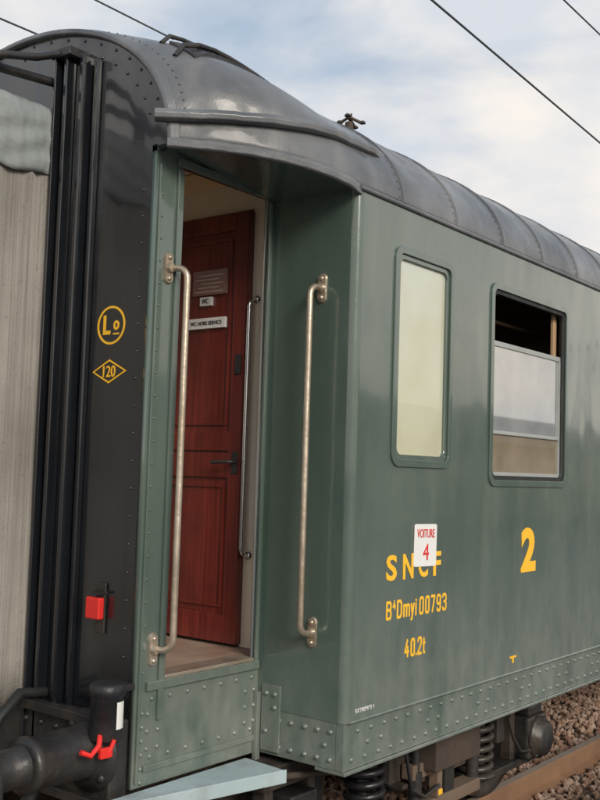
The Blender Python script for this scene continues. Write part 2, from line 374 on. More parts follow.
# roof
xs=[-.80+.04*i for i in range(20)]+[0]+[.15*i for i in range(1,6)]+[1+.5*i for i in range(31)]
nt_=64; b=B(); v=[rp(x,math.pi*k/nt_) for x in xs for k in range(nt_+1)]
f=[(i*(nt_+1)+k,(i+1)*(nt_+1)+k,(i+1)*(nt_+1)+k+1,i*(nt_+1)+k+1) for i in range(len(xs)-1) for k in range(nt_)]
b.add(v,f,0,True); roof=b.obj('roof',ROOF,car,recalc=False,label='dark grey riveted arched metal roof')
if roof.data.polygons[nt_//2].normal.z<0: roof.data.flip_normals()
m=roof.modifiers.new('Solid','SOLIDIFY'); m.thickness=.02; m.offset=-1
def strap(b,x0,x1,h,t0=0.02,t1=math.pi-.02,n=60):
    P=[]
    for x,o in ((x0,0),(x0+.004,h),(x1-.004,h),(x1,0)):
        P.append([rp(x,t0+(t1-t0)*k/n,o+.001) for k in range(n+1)])
    v=[q for g in P for q in g]; f=[]
    for j in range(3):
        for k in range(n): f.append((j*(n+1)+k,j*(n+1)+k+1,(j+1)*(n+1)+k+1,(j+1)*(n+1)+k))
    b.add(v,f,0,False)
x=.36;b=B()
while x<L-.2: strap(b,x,x+.036,.008); x+=.53
strap(b,-.797,-.765,.006)
b.obj('roof_seam_straps',ROOF,roof,stuff=True)
b=B()
for k in range(4,54):
    t=math.pi*k/56; nn=rp(-.775,t,1)-rp(-.775,t,0)
    b.rivet(rp(-.74,t,.001),nn,.006)
x=.36
while x<5:
    for k in range(1,20):
        t=math.pi*k/56; b.rivet(rp(x-.02,t,.001),rp(x,t,1)-rp(x,t,0),.005)
    x+=.53
b.obj('roof_rivets',ROOF,roof,stuff=True)
def ribbon(b,zf,x0,x1,out,dn,n=34,mir=0,th=.010):
    rings=[]
    for i in range(n+1):
        x=x0+(x1-x0)*i/n; t=math.asin(max(0,min(1,(zf(x)-ZR(x))/RH(x)))); p=rp(x,t)
        d=(e(x+.01,t)-e(x-.01,t))/.02; tg=Vector((1,d,0)).normalized(); nrm=Vector((tg.y,-tg.x,0))
        k=out*min(1,(n-i)/5+.12); wv=.0015*math.sin(i*1.3)+.001*math.sin(i*2.9)
        Z=Vector((0,0,1))
        q=[p-nrm*.012+Z*th,p+nrm*k*.75+Z*(th*.6+wv),p+nrm*k+Z*(-dn*.3+wv),p+nrm*k*.92+Z*(-dn*.85+wv),p+nrm*k*.5-Z*dn,p-nrm*.012-Z*dn*.9]
        if mir: q=[Vector((a.x,W-a.y,a.z)) for a in q]
        rings.append(q)
    M=6
    v=[q for g in rings for q in g]; f=[(i*M+k,i*M+(k+1)%M,(i+1)*M+(k+1)%M,(i+1)*M+k) for i in range(n) for k in range(M)]
    f+=[tuple(range(M)),tuple(n*M+k for k in range(M))[::-1]]
    b.add(v,f,0,False)
zs=lambda x:3.684-.072*max(0,min(1,(-x+.3)/1.1))**1.3
for mir in (0,1):
    b=B(); ribbon(b,zs,-.83,.34,.052,.040,mir=mir,th=.014); b.obj('rain_strip',ROOF,roof,bevel=.004)
b=B(); ribbon(b,lambda x:ZR(x)+.006,-.80,.02,.022,.036,th=.012); b.obj('entrance_eave_lip',ROOF,roof,bevel=.003)
b=B(); b.tube([(i*.5+.0,-.004,ZR(0)) for i in range(33)],.012,8); b.obj('eave_moulding',ROOF,roof)
for mir in (0,1):
    f_=lambda y:(W-y if mir else y)
    b=B(); v=[];n=16
    for i in range(n+1):
        x=-.798+.796*i/n; v+=[(x,f_(e(x)+.012),ZR(x)-.006),(x,f_(.50),ZR(x)-.006)]
    b.add(v,[(2*i,2*i+1,2*i+3,2*i+2) for i in range(n)]); b.obj('entrance_soffit',GREEND,car)
def hatch_rail(y,x0,x1,h):
    return [(x0,y,roofz(x0,y))]+[(x0+.05+(x1-x0-.1)*k/6,y,roofz(x0+.05+(x1-x0-.1)*k/6,y)+h) for k in range(7)]+[(x1,y,roofz(x1,y))]
hx0,hx1=-.70,-.02
b=B(); b.tube(hatch_rail(.50,hx0,hx1,.030),.012,8); b.tube(hatch_rail(.62,hx0+.03,hx1-.05,.034),.010,8)
v=[]
for k in range(8):
    x=hx0+.06+(hx1-hx0-.12)*k/7
    for y in (.44,.60): v+=[(x,y,roofz(x,y)-.01),(x,y,roofz(x,y)+.016)]
fc=[]
for k in range(7):
    a=k*4; fc+=[(a+1,a+3,a+7,a+5),(a,a+4,a+5,a+1),(a+2,a+3,a+7,a+6)]
fc+=[(0,1,3,2),(28,30,31,29)]
b.add(v,fc); b.obj('roof_hatch',STEELB,roof,label='low dark roof hatch with tubular rail')
b=B(); z=roofz(.6,.5)
b.tube([(.6,.5,z-.02),(.6,.5,z+.055)],[.03,.02],10); b.tube([(.53,.46,z+.06),(.60,.5,z+.08),(.70,.53,z+.06)],.010,8)
b.tube([(.57,.54,z+.05),(.6,.5,z+.085),(.64,.44,z+.05)],.009,8)
for p in ((.53,.46,z+.06),(.70,.53,z+.06),(.57,.54,z+.05),(.64,.44,z+.05)): b.rivet(p,(0,0,1),.018)
b.tube([(.62,.5,z+.07),(.62,.5,z+.11)],.005,6)
b.obj('roof_aerial',RUSTY,roof,label='small rusty roof aerial bracket')

# windows
for i,w in enumerate(wins):
    for mir in (0,1):
        y=W+.004 if mir else -.004
        ring=plate('window',rr(*w,.065),[hole(w,.036)],.014,(0,y,0),SX,SZ,GREEND,car,bevel=.003,label=('frosted narrow window' if i==0 else 'half lowered window' if i==1 and not mir else 'closed window'))
        yy=(W-.02 if mir else .016)
        plate('window_seal',hole(w,.037),[hole(w,.058)],.030,(0,yy,0),SX,SZ,RUBBER if i else GREEN,ring)
        if i==0:
            plate('window_pane',hole(w,.057),[],.006,(0,yy+(-.004 if mir else .004),0),SX,SZ,FROST,ring)
        elif i==1 and not mir:
            x0,x1=w[0]+.06,w[2]-.06
            b=B(); zt=2.905
            b.box(x0,.018,zt-.028,x1,.036,zt+.002,bev=.003); b.box(x0,.018,2.155,x0+.022,.036,zt-.028); b.box(x1-.022,.018,2.155,x1,.036,zt-.028)
            b.box(x0+.022,.014,2.385,x1-.022,.036,2.405,bev=.003); b.box(x0+.022,.018,2.155,x1-.022,.036,2.175)
            b.obj('sash_frame',ALU,ring)
            b=B(); b.box(x0+.02,.026,2.40,x1-.02,.030,zt-.02); b.obj('window_pane',PANE,ring)
            b=B(); b.box(x0+.02,.026,2.17,x1-.02,.030,2.39); b.obj('window_pane',PANELOW,ring)
            b=B(); b.box(x1-.030,.055,2.1,x1+.02,.075,3.18,bev=.003); b.obj('inner_window_frame',PALEW,ring)
        else:
            plate('window_pane',hole(w,.057),[],.006,(0,yy+(-.004 if mir else .004),0),SX,SZ,CLEAR if mir else DARKGL,ring)
            b=B(); b.box(w[0]+.06,yy-.012,2.82,w[2]-.06,yy+.012,2.845); b.obj('sash_frame',ALU,ring)

# interior
b=B(); b.box(XE+.03,.545,1.235,L,2.355,1.268); b.obj('floor',LINO,car,label='worn brown vestibule floor')
b=B(); b.box(XE+.05,.66,3.72,.148,2.24,3.735); b.obj('vestibule_ceiling',TANC,car)
b=B(); b.box(.15,.545,1.27,.19,.70,3.718); b.box(.15,.70,3.47,.19,2.355,3.718); b.box(.15,1.42,1.27,.19,2.355,3.47); b.box(.155,.70,1.27,.19,.76,3.47)
b.obj('bulkhead',CREAM,car,label='cream painted vestibule bulkhead')
b=B(); b.box(.135,.55,3.61,.149,2.3,3.715,bev=.003); b.obj('bulkhead_trim',TANC,car)
plate('vestibule_end_lining',[(-.545,1.27),(-2.355,1.27),(-2.355,3.718),(-.66,3.718),(-.545,3.6)],[gang],.016,(XE+.045,0,0),EX,SZ,CREAM,car)
b=B(); b.box(.24,.14,3.60,L,2.76,3.62); b.box(.2,.08,2.1,.23,2.82,3.55); b.box(2.9,.08,1.27,2.93,2.82,3.55)
b.obj('saloon_lining',DARKIN,car)
b=B(); b.box(.5,.34,3.11,2.88,.36,3.13); b.box(.5,2.45,3.05,2.88,2.80,3.07); b.obj('luggage_rack',DARKIN,car,stuff=True)
b=B(); y0,y1=.748,1.415
b.box(.120,y0,1.285,.150,y1,3.452)
b.box(.105,y0,1.285,.119,y0+.085,3.452,bev=.003); b.box(.105,y1-.085,1.285,.119,y1,3.452,bev=.003)
for z0,z1 in ((1.285,1.42),(2.10,2.225),(2.235,2.33),(3.36,3.452)): b.box(.105,y0+.086,z0,.119,y1-.086,z1,bev=.003)
for z0,z1 in ((1.455,2.065),(2.365,3.325)):
    for (a,c,d,g) in ((y0+.11,y1-.11,z0,z0+.015),(y0+.11,y1-.11,z1-.015,z1)): b.box(.110,a,d,.121,c,g,bev=.002)
    b.box(.110,y0+.11,z0+.015,.121,y0+.125,z1-.015,bev=.002); b.box(.110,y1-.125,z0+.015,.121,y1-.11,z1-.015,bev=.002)
idoor=b.obj('inner_door',WOOD,car,label='varnished dark red wooden panel door')
b=B(); b.tube([(.105,.785,2.18),(.06,.785,2.18),(.055,.81,2.18),(.055,.90,2.175)],.009,8); b.box(.099,.765,2.12,.105,.805,2.23,bev=.002); b.obj('door_handle',STEELB,idoor)
b=B(); b.box(.095,.765,2.62,.105,.80,2.72,bev=.003); b.obj('door_lock',STEELB,idoor)
b=B(); b.box(.100,.885,3.04,.119,1.12,3.17,bev=.002); pl=b.obj('engraved_plate',GREYP,idoor)
b=B()
for k in range(5): b.box(.0985,.905+.03*(k%2),3.055+k*.021,.0998,1.10-.02*(k%3),3.060+k*.021)
b.obj('plate_lines',ENGR,pl,stuff=True)
b=B(); b.box(.100,.985,2.985,.119,1.065,3.03,bev=.001); s1=b.obj('toilet_sign',WHITE,idoor); text('lettering','WC',.048,.026,(.0995,1.049,2.995),EX,SZ,BLKT,s1,.0)
b=B(); b.box(.100,.885,2.865,.119,1.145,2.92,bev=.001); s1=b.obj('notice_strip',WHITE,idoor); text('lettering','WC HORS SERVICE',.22,.020,(.0995,1.125,2.883),EX,SZ,BLKT,s1,.0)
def railpts(p0,p1,out,r=.05):
    P=[]; p0=Vector(p0);p1=Vector(p1);o=Vector(out); od=o.normalized()
    P.append(p0)
    for k in range(0,7):
        t=math.pi/2*k/6; P.append(p0+o-od*r+od*r*math.sin(t)+Vector((0,0,-r+r*math.cos(t))) )
    for k in range(0,7):
        t=math.pi/2*(1-k/6); P.append(p1+o-od*r+od*r*math.sin(t)+Vector((0,0,r-r*math.cos(t))))
    P.append(p1); return P
b=B(); b.tube(railpts((.15,.712,3.0),(.15,.712,1.72),(-.06,0,0),.04),.011,10); b.rivet((.149,.712,3.0),(-1,0,0),.022); b.rivet((.149,.712,1.72),(-1,0,0),.022)
b.obj('grab_rail',CHROME,car,label='polished inner grab rail')
def bracket(b,c,n,u):
    c=Vector(c);n=Vector(n);u=Vector(u); z=Vector((0,0,1))
    pts=[]
    K=14
    for k in range(K):
        t=2*math.pi*k/K; pts.append(u*math.cos(t)*.025+z*(math.sin(t)*.025+(.045 if math.sin(t)>0 else -.045)))
    v=[c+p+n*.001 for p in pts]+[c+p*.9+n*.012 for p in pts]
    f=[(k,(k+1)%K,K+(k+1)%K,K+k) for k in range(K)]+[tuple(range(K,2*K))]
    b.add(v,f,0); 
    for dz in (-.045,.045): b.rivet(c+z*dz+n*.012,n,.012)
    b.tube([c+n*.01,c+n*.03],[.024,.018],10)
b=B(); b.tube(railpts((0,.19,2.985),(0,.19,1.425),(-.095,.0,0),.045),.0145,12); bracket(b,(0,.19,2.985),(-1,0,0),(0,1,0)); bracket(b,(0,.19,1.425),(-1,0,0),(0,1,0))
b.obj('handrail',STEEL,car,label='worn steel handrail with bolted brackets')
b=B(); b.tube(railpts((-.685,.5,2.985),(-.685,.5,1.39),(.030,-.085,0),.045),.0145,12); bracket(b,(-.69,.5,2.985),(0,-1,0),(1,0,0)); bracket(b,(-.69,.5,1.39),(0,-1,0),(1,0,0))
b.obj('handrail',STEEL,car,label='worn steel handrail with bolted brackets')
# step
Q=[(-.96,.415),(-.12,.225),(-.095,.478),(-.92,.478)]
b=B(); v=[(x,y,z) for z in (.810,.838) for x,y in Q]
b.add(v,[(0,1,2,3),(4,5,6,7),(0,1,5,4),(1,2,6,5),(2,3,7,6),(3,0,4,7)])
v=[(-.965,.408,.785),(-.12,.2175,.785),(-.12,.224,.785),(-.965,.414,.785)]; v+=[(p[0],p[1],.843) for p in v]
b.add(v,[(0,1,2,3),(4,5,6,7),(0,1,5,4),(1,2,6,5),(2,3,7,6),(3,0,4,7)])
stp=b.obj('entrance_step',STEPM,car,label='pale blue grey footstep below the door',bevel=.003)
b=B() 
for x in (-.80,-.22): b.box(x,.37,.74,x+.03,.56,.804,bev=.004); b.box(x,.51,.5,x+.03,.56,.739,bev=.004)
b.obj('step_bracket',STEELB,stp,stuff=True)

# lettering on side
DX=.042
T=lambda n,s,x0,x1,z0,z1,m,bold=.03,**k: text(n,s,x1-x0,z1-z0,(x0+DX,0,z0),SX,SZ,m,side,bold,**k)
for ch,x0,x1 in (('S',.255,.345),('N',.40,.495),('C',.54,.63),('F',.68,.755)): T('lettering',ch,x0,x1,1.648,1.768,YEL,.028)
st_=.0135
for ch,x,z,w,h in (('B',.262,1.468,.047,.088),('4',.318,1.512,.028,.046),('D',.355,1.468,.047,.088),('m',.412,1.468,.060,.088),('y',.478,1.468,.036,.088),('i',.518,1.468,.018,.088),
    ('0',.556,1.468,.044,.088),('0',.611,1.468,.044,.088),('7',.666,1.468,.044,.088),('9',.721,1.468,.044,.088),('3',.776,1.468,.046,.088),
    ('4',.430,1.277,.044,.088),('0',.484,1.277,.042,.088),('.',.530,1.277,.016,.088),('2',.548,1.277,.042,.088),('t',.597,1.277,.026,.080)):
    strokes('lettering',[(ch,w,0)],x+DX,z,h,st_ if h>.05 else .009,YEL,side)
T('class_number','2',1.67,1.865,1.605,1.86,YEL,.045)
T('lettering','EXTREMITE 1',.035,.18,1.088,1.105,WHITE,.0)
b=B(); b.box(1.59,-.002,1.135,1.67,-.0003,1.146); b.box(1.62,-.002,1.108,1.64,-.0003,1.135); b.obj('painted_mark',YEL,side)
def ellring(cx,cz,rx,rz,w,n=40):
    o=[(cx+rx*math.cos(2*math.pi*k/n),cz+rz*math.sin(2*math.pi*k/n)) for k in range(n)]
    i=[(cx+(rx-w)*math.cos(2*math.pi*k/n),cz+(rz-w)*math.sin(2*math.pi*k/n)) for k in range(n)]
    return o,i
o,i=ellring(-.74,2.745,.088,.084,.010); emb=plate('round_emblem',o,[i],.002,(XE-.0015,0,0),EX,SZ,YEL,endw)
text('lettering','L',.046,.085,(XE,.79,2.705),EX,SZ,YEL,emb,.03); text('lettering','o',.036,.042,(XE,.725,2.722),EX,SZ,YEL,emb,.03)
b=B(); b.box(XE-.0025,.689,2.703,XE-.0005,.725,2.710); b.obj('underline',YEL,emb)
dm=lambda s,t:[(-.74-.108*s,2.545),(-.74,2.545-.052*t),(-.74+.108*s,2.545),(-.74,2.545+.052*t)]
emb=plate('diamond_emblem',dm(1,1),[dm(.89,.84)],.002,(XE-.0015,0,0),EX,SZ,YEL,endw)
text('lettering','120',.078,.050,(XE,.779,2.520),EX,SZ,YEL,emb,.008)
b=B(); b.box(XE-.012,.69,1.44,XE-.001,.745,1.65,bev=.003); b.box(XE-.04,.685,1.605,XE-.001,.75,1.615); mk=b.obj('marker_bracket',STEELB,car)
b=B(); b.box(XE-.045,.690,1.50,XE-.013,.775,1.59,bev=.006); b.obj('red_marker',REDL,mk)

# bellows
def loft_u(name,mat,y0,y1,z0,z1,xs,amp,r,par,label,drape=0):
    b=B(); rings=[]
    for j,x in enumerate(xs):
        a=amp*(j%2)*(1+.5*math.sin(j*2.3))
        zz0=z0+drape*math.sin(j*.9)
        Y0,Z1=y0+a,z1-a
        path=[(Y0+(.008*math.sin(k*1.3+j*.7) if drape else .003*math.sin(k*.7+j*2.1)),zz0+(z1-zz0-r)*k/12) for k in range(12)]
        path+=[(Y0+r-r*math.cos(t),Z1-r+r*math.sin(t)) for t in [math.pi/2*k/6 for k in range(7)]]
        path+=[(W-yy,zz) for yy,zz in path[::-1]]
        rings.append([(x+.006*math.sin(z*4+j),y+.002*math.sin(z*5+j*1.7),z) for y,z in path])
    n=len(rings[0]); v=[q for g in rings for q in g]
    b.add(v,[(i*n+k,i*n+k+1,(i+1)*n+k+1,(i+1)*n+k) for i in range(len(rings)-1) for k in range(n-1)],0,True)
    o=b.obj(name,mat,par,label=label); m=o.modifiers.new('s','SOLIDIFY'); m.thickness=.008; return o
bl=loft_u('gangway_bellows',CANVAS,1.085,1.815,1.09,3.73,[-.80-.042*i for i in range(18)],.014,.08,car,'weathered grey beige canvas gangway bellows')
loft_u('bellows_cover',TARP,1.070,1.83,3.42,3.765,[-.82-.05*i for i in range(14)],.003,.09,bl,'dirty grey tarpaulin over the bellows',drape=.014)
b=B(); b.box(-1.56,1.07,1.0,-1.53,1.11,3.78,bev=.005); b.box(-1.56,1.79,1.0,-1.53,1.83,3.78,bev=.005); b.box(-1.559,1.11,3.70,-1.531,1.79,3.779); b.box(-1.559,1.11,1.0,-1.531,1.79,1.06)
b.obj('bellows_end_frame',STEELB,bl,stuff=True)
for y in (.63,2.27):
    b=B(); b.lathe((XE-.10,y,1.0),(-1,0,0),[(0,.0),(0,.16),(.02,.165),(.03,.12),(.05,.105),(.30,.098),(.31,.108),(.34,.108),(.345,.08),(.345,.075),(.54,.075),(.545,.10),(.57,.19),(.59,.235),(.615,.232),(.63,.17),(.635,0)],36)
    for k in range(4):
        t=math.pi/4+math.pi/2*k; b.rivet((XE-.125,y+.13*math.cos(t),1.0+.13*math.sin(t)),(-1,0,0),.018)
    b.obj('buffer',STEELB,car,label='black greasy buffer')
CX_,CY_=-.90,.525
b=B(); b.lathe((CX_,CY_,1.06),(0,0,1),[(0,0),(0,.060),(.01,.066),(.17,.066),(.175,.072),(.215,.072),(.225,.055),(.23,0)],24)
b.box(CX_+.02,CY_-.025,1.06,XE-.05,CY_+.025,1.10); b.box(CX_+.045,CY_-.03,1.24,XE-.001,CY_+.03,1.265,bev=.003)
hc=b.obj('coupling_socket',STEELB,car,label='black cylindrical socket with white sticker')
b=B(); n=8
v=[(CX_+.0675*math.cos(t),CY_+.0675*math.sin(t),z) for z in (1.11,1.215) for t in [math.radians(265+6*k) for k in range(n)]]
b.add(v,[(k,k+1,n+k+1,n+k) for k in range(n-1)],0,True); b.obj('sticker',WHITE,hc)
b=B(); b.tube([(-.95,.50,1.09),(-.98,.47,1.06),(-1.02,.47,1.03),(-1.06,.48,1.05)],.011,8); b.box(-.98,.455,1.01,-.92,.475,1.05,bev=.004); b.tube([(-.94,.465,1.01),(-.915,.455,1.075)],.009,8); b.obj('cock_lever',REDL,hc,label='bright red cock lever')
b=B(); b.tube([(XE-.06,.82,.92),(XE-.18,.82,.90),(XE-.27,.80,.80),(XE-.30,.78,.62),(XE-.38,.80,.48),(XE-.5,.85,.42)],.028,10); b.obj('brake_hose',RUBBER,car)
b=B(); b.tube([(XE-.05,1.0,1.16),(XE-.2,.98,1.18),(XE-.32,.95,1.1),(XE-.45,.93,.9),(XE-.7,.93,.8)],.022,10); b.obj('brake_hose',RUBBER,car)
b=B(); b.box(.3,.5,.86,L,.62,1.2); b.box(.3,2.28,.86,L,2.40,1.2)
for x in (.6,2.9,5,7,9,11,13,15): b.box(x,.05,.9,x+.1,2.85,1.15)
b.box(-.6,.7,.75,0,2.2,1.2)
b.box(8.2,.15,.45,9.6,.55,.82,bev=.02)
b.tube([(.1+.3*k,.14,.80-.03*abs(math.sin(k*.9))) for k in range(30)],.012,6); b.tube([(-.05,.30,.78),(.3,.26,.74),(.7,.25,.72),(1.2,.22,.77),(2.2,.20,.76),(3.4,.2,.78)],.016,8)
b.obj('underframe',RUSTY,car,stuff=True)

# ------------------------------------------------------------------ VOITURE sign
sg=empty('carriage_number_sign',(.64,-.01,1.69),'small white card sign with red number four stuck on carriage','sign')
SXt=Vector((math.cos(-.02),0,math.sin(-.02))); SZt=Vector((-math.sin(-.02),0,math.cos(-.02)))
pb=plate('card',rr(0,0,.21,.205,.012),[],.004,(.530,-.0045,1.702),SXt,SZt,WHITE,sg)
o_=Vector((.530,-.0065,1.702))
text('lettering','VOITURE',.165,.042,o_+SXt*.022+SZt*.14,SXt,SZt,REDT,pb,.0); text('lettering','4',.055,.08,o_+SXt*.081+SZt*.03,SXt,SZt,REDT,pb,.0)

# ------------------------------------------------------------------ BOGIE
def bogie():
    bo=empty('bogie',(1.4,CY,0),'rusty black two axle bogie with coil springs under the carriage','bogie')
    for mir in (0,1):
        f=lambda y:(W-y if mir else y)
        def bx(b,x0,y0,z0,x1,y1,z1,bev=.008,mi=0):
            a,c=sorted((f(y0),f(y1))); b.box(x0,a,z0,x1,c,z1,mi,bev)
        sg_n=-1 if not mir else 1
        b=B(); bx(b,-.10,.36,.70,2.90,.50,.80); bx(b,.96,.37,.50,1.84,.49,.70); bx(b,-.12,.34,.80,2.92,.52,.815,.002); bx(b,1.02,.33,.47,1.78,.53,.495,.004)
        for x in (.79,2.0): bx(b,x-.13,.30,.675,x+.13,.55,.70,.004)
        for x in (.15-.19,.15+.13,2.64-.19,2.64+.13): bx(b,x,.40,.30,x+.06,.48,.70)
        bx(b,1.15,.20,.56,1.65,.37,.74)
        fr=b.obj('side_frame',RUSTY,bo)
        b=B()
        for k in range(23): b.rivet((0+k*.125,f(.36),.735),(0,sg_n,0),.012)
        for x in (1.0,1.15,1.3,1.5,1.65,1.8): b.rivet((x,f(.37),.60),(0,sg_n,0),.015)
        b.obj('frame_bolts',RUSTY,fr,stuff=True)
        for ax,d in ((.15,1),(2.64,-1)):
            b=B(); xa,xb=sorted((ax-d*.16,ax+d*.80)); bx(b,xa,.36,.285,xb,.47,.33)
            bx(b,ax-.14,.30,.33,ax+.14,.50,.60,.02); bx(b,ax-.10,.32,.60,ax+.10,.48,.66,.01)
            b.lathe((ax,f(.30),.46),(0,sg_n,0),[(0,.135),(.02,.135),(.025,.115),(.06,.11),(.075,.08),(.08,0)],28)
            for k in range(6):
                t=k*math.pi/3; b.rivet((ax+.122*math.cos(t),f(.28),.46+.122*math.sin(t)),(0,sg_n,0),.012)
            b.obj('axle_box',STEELB,bo)
        for sx in (.79,2.0):
            b=B(); K=120; P=[(sx+.095*math.cos(5.5*2*math.pi*k/K),f(.42)+.095*math.sin(5.5*2*math.pi*k/K),.345+.32*k/K) for k in range(K+1)]
            b.tube(P,.0195,8)
            K=100; P=[(sx+.050*math.cos(-7*2*math.pi*k/K),f(.42)+.050*math.sin(-7*2*math.pi*k/K),.345+.32*k/K) for k in range(K+1)]
            b.tube(P,.010,6)
            b.lathe((sx,f(.42),.328),(0,0,1),[(0,0),(0,.125),(.018,.125),(.02,.06),(.02,0)],20)
            b.obj('coil_spring',STEELB,bo)
        b=B()
        for ax,s_ in ((.15,1),(2.64,-1)):
            x=ax+s_*.50; bx(b,x-.03,.60,.28,x+.03,.66,.74); bx(b,x-.05 if s_>0 else x-.04,.66,.30,x+.04,.78,.58,.015)
            b.tube([(x,f(.56),.32),(x,f(.80),.32)],.02,8)
        b.tube([(.6,f(.55),.40),(2.2,f(.55),.36)],.018,8)
        b.tube([(1.10,f(.30),.38),(1.10,f(.30),.56)],.036,12); b.tube([(1.10,f(.30),.56),(1.10,f(.30),.74)],.024,12)
        b.tube([(1.74,f(.30),.36),(1.74,f(.30),.56)],.036,12); b.tube([(1.74,f(.30),.56),(1.74,f(.30),.76)],.024,12)
        b.tube([(2.2,f(.30),.66),(2.26,f(.29),.52),(2.36,f(.29),.42),(2.5,f(.29),.40)],.012,6)
        b.tube([(.95,f(.27),.70),(.98,f(.25),.50),(1.1,f(.24),.44),(1.25,f(.24),.47)],.011,6)
        bx(b,1.36,.26,.34,1.46,.36,.56,.01); bx(b,2.14,.34,.50,2.24,.38,.66,.006)
        b.obj('brake_rigging',STEELB,bo,stuff=True)
        b=B(); bx(b,1.245,.235,.415,1.285,.275,.445,.004); b.obj('yellow_tag',YEL,bo)
        b=B(); bx(b,1.0,.25,.33,1.75,.36,.40); bx(b,1.24,.24,.40,1.29,.30,.54,.006); bx(b,1.05,.28,.52,1.7,.36,.60,.008); b.obj('shoe_beam',BEAMB,bo)
    for ax in (.15,2.64):
        b=B()
        for c,d in ((.66,1),(W-.66,-1)):
            b.lathe((ax,c,.46),(0,d,0),[(0,.07),(0,.13),(.03,.14),(.045,.36),(.0,.39),(.0,.455),(.10,.462),(.11,.49),(.135,.49),(.14,.40),(.085,.37),(.085,.14),(.14,.12),(.14,.07)],48)
        b.lathe((ax,.42,.46),(0,1,0),[(0,0),(0,.06),(.24,.06),(.25,.085),(W-.84-.25,.085),(W-.84-.24,.06),(W-.84,.06),(W-.84,0)],20)
        b.obj('wheelset',RUSTY,bo)
    b=B(); b.box(1.15,.5,.55,1.65,2.4,.8,bev=.02); b.box(-.08,.5,.70,.0,2.4,.8); b.box(2.8,.5,.70,2.9,2.4,.8); b.obj('bolster',RUSTY,bo,stuff=True)
    return bo
bo=bogie()
b2=bo.copy(); COL.objects.link(b2)
def cpy(src,par):
    for ch in list(src.children):
        if ch.name.startswith('bogie'): continue
        c=ch.copy(); COL.objects.link(c); c.parent=par; cpy(ch,c)
cpy(bo,b2); b2.location.x+=11.4
for o in (bo,b2): o['group']='bogies under the carriage'

# ------------------------------------------------------------------ GROUND, TRACK
def sheet(name,x0,y0,x1,y1,z,mat):
    b=B(); b.add([(x0,y0,z),(x1,y0,z),(x1,y1,z),(x0,y1,z)],[(0,1,2,3)]); o=b.obj(name,mat,recalc=False); o['kind']='structure'; return o
sheet('ground',-600,-600,900,600,-.32,EARTH)
b=B(); b.add([(-40,-.42,-.26),(80,-.42,-.26),(80,-.1,-.17),(-40,-.1,-.17),(-40,3.0,-.17),(80,3.0,-.17),(-40,3.9,-.30),(80,3.9,-.30)],[(0,1,2,3),(3,2,5,4),(4,5,7,6)]); o=b.obj('track_bed',BED,recalc=False); o['kind']='structure'
b=B(); b.box(-40,-9,-.3,80,-.70,.30,bev=.01); o=b.obj('platform',ASPH); o['kind']='structure'
b=B(); b.box(-40,-.698,-.3,80,-.40,.304,bev=.015); o=b.obj('platform_edge',CONC); o['kind']='structure'
sb_=empty('added_station_building',(62,-27,-.3),'unseen long ochre rendered station building with slate roof, added for reflections','station building')  # outside the frame, added so the paint and glass have something to reflect
hs=[(20+8*i+2.6,.7,20+8*i+5.4,3.4) for i in range(10)]
wl=plate('wall',[(20,-.3),(104,-.3),(104,4.2),(20,4.2)],[[(a,b0),(c,b0),(c,d),(a,d)] for a,b0,c,d in hs],.4,(0,-24,0),SX,SZ,RENDERW,sb_)
b=B(); b.box(20,-31,-.3,20.4,-24.2,4.2); b.box(103.6,-31,-.3,104,-24.2,4.2); b.box(20.4,-31,-.3,103.6,-30.6,4.2); b.obj('rear_wall',RENDERW,sb_,stuff=True)
b=B(); b.add([(19,-23.2,4.1),(105,-23.2,4.1),(105,-27.5,6.2),(19,-27.5,6.2),(19,-31.8,4.1),(105,-31.8,4.1)],[(0,1,2,3),(3,2,5,4),(0,3,4),(1,5,2)]); b.obj('roof',TILE,sb_)
for a,b0,c,d in hs:
    b=B(); b.box(a,-24.05,b0,c,-24.0,d); b.obj('window',DARKGL,sb_)
# platform lamp out of view, added only to reflect in the window
lp=empty('added_platform_lamp',(21,-7.5,.3),'unseen slim grey platform lamp post with a curved arm, added for reflections','lamp post')
b=B(); b.tube([(21,-7.5,.3),(21,-7.5,5.0)],[.09,.06],12); b.lathe((21,-7.5,.3),(0,0,1),[(0,.16),(.04,.16),(.06,.10),(.3,.10)],16); b.obj('post',STEELB,lp)
b=B(); b.tube([(21,-7.5,4.9),(20.8,-7.4,5.15),(20.2,-7.1,5.3),(19.4,-6.7,5.32)],.04,8); b.obj('arm',STEELB,lp)
b=B(); b.box(18.9,-6.82,5.22,19.5,-6.55,5.34,bev=.03); b.obj('lamp_head',ALU,lp)
prof=[(-.075,-.172),(.075,-.172),(.075,-.16),(.012,-.14),(.009,-.05),(.036,-.035),(.036,-.006),(.028,0),(-.028,0),(-.036,-.006),(-.036,-.035),(-.009,-.05),(-.012,-.14),(-.075,-.16)]
for y in (CY-.7525,CY+.7525):
    b=B(); n=len(prof); v=[(x,y+p[0],p[1]) for x in (-40,80) for p in prof]
    b.add(v,[(k,(k+1)%n,n+(k+1)%n,n+k) for k in range(n)]); b.m=[1 if k==7 else 0 for k in range(n)]
    b.obj('rail',[RAILM,RAILTOP],label='rusty brown steel rail on wooden sleepers',cat='rail')['group']='rails of the track'
sl=None
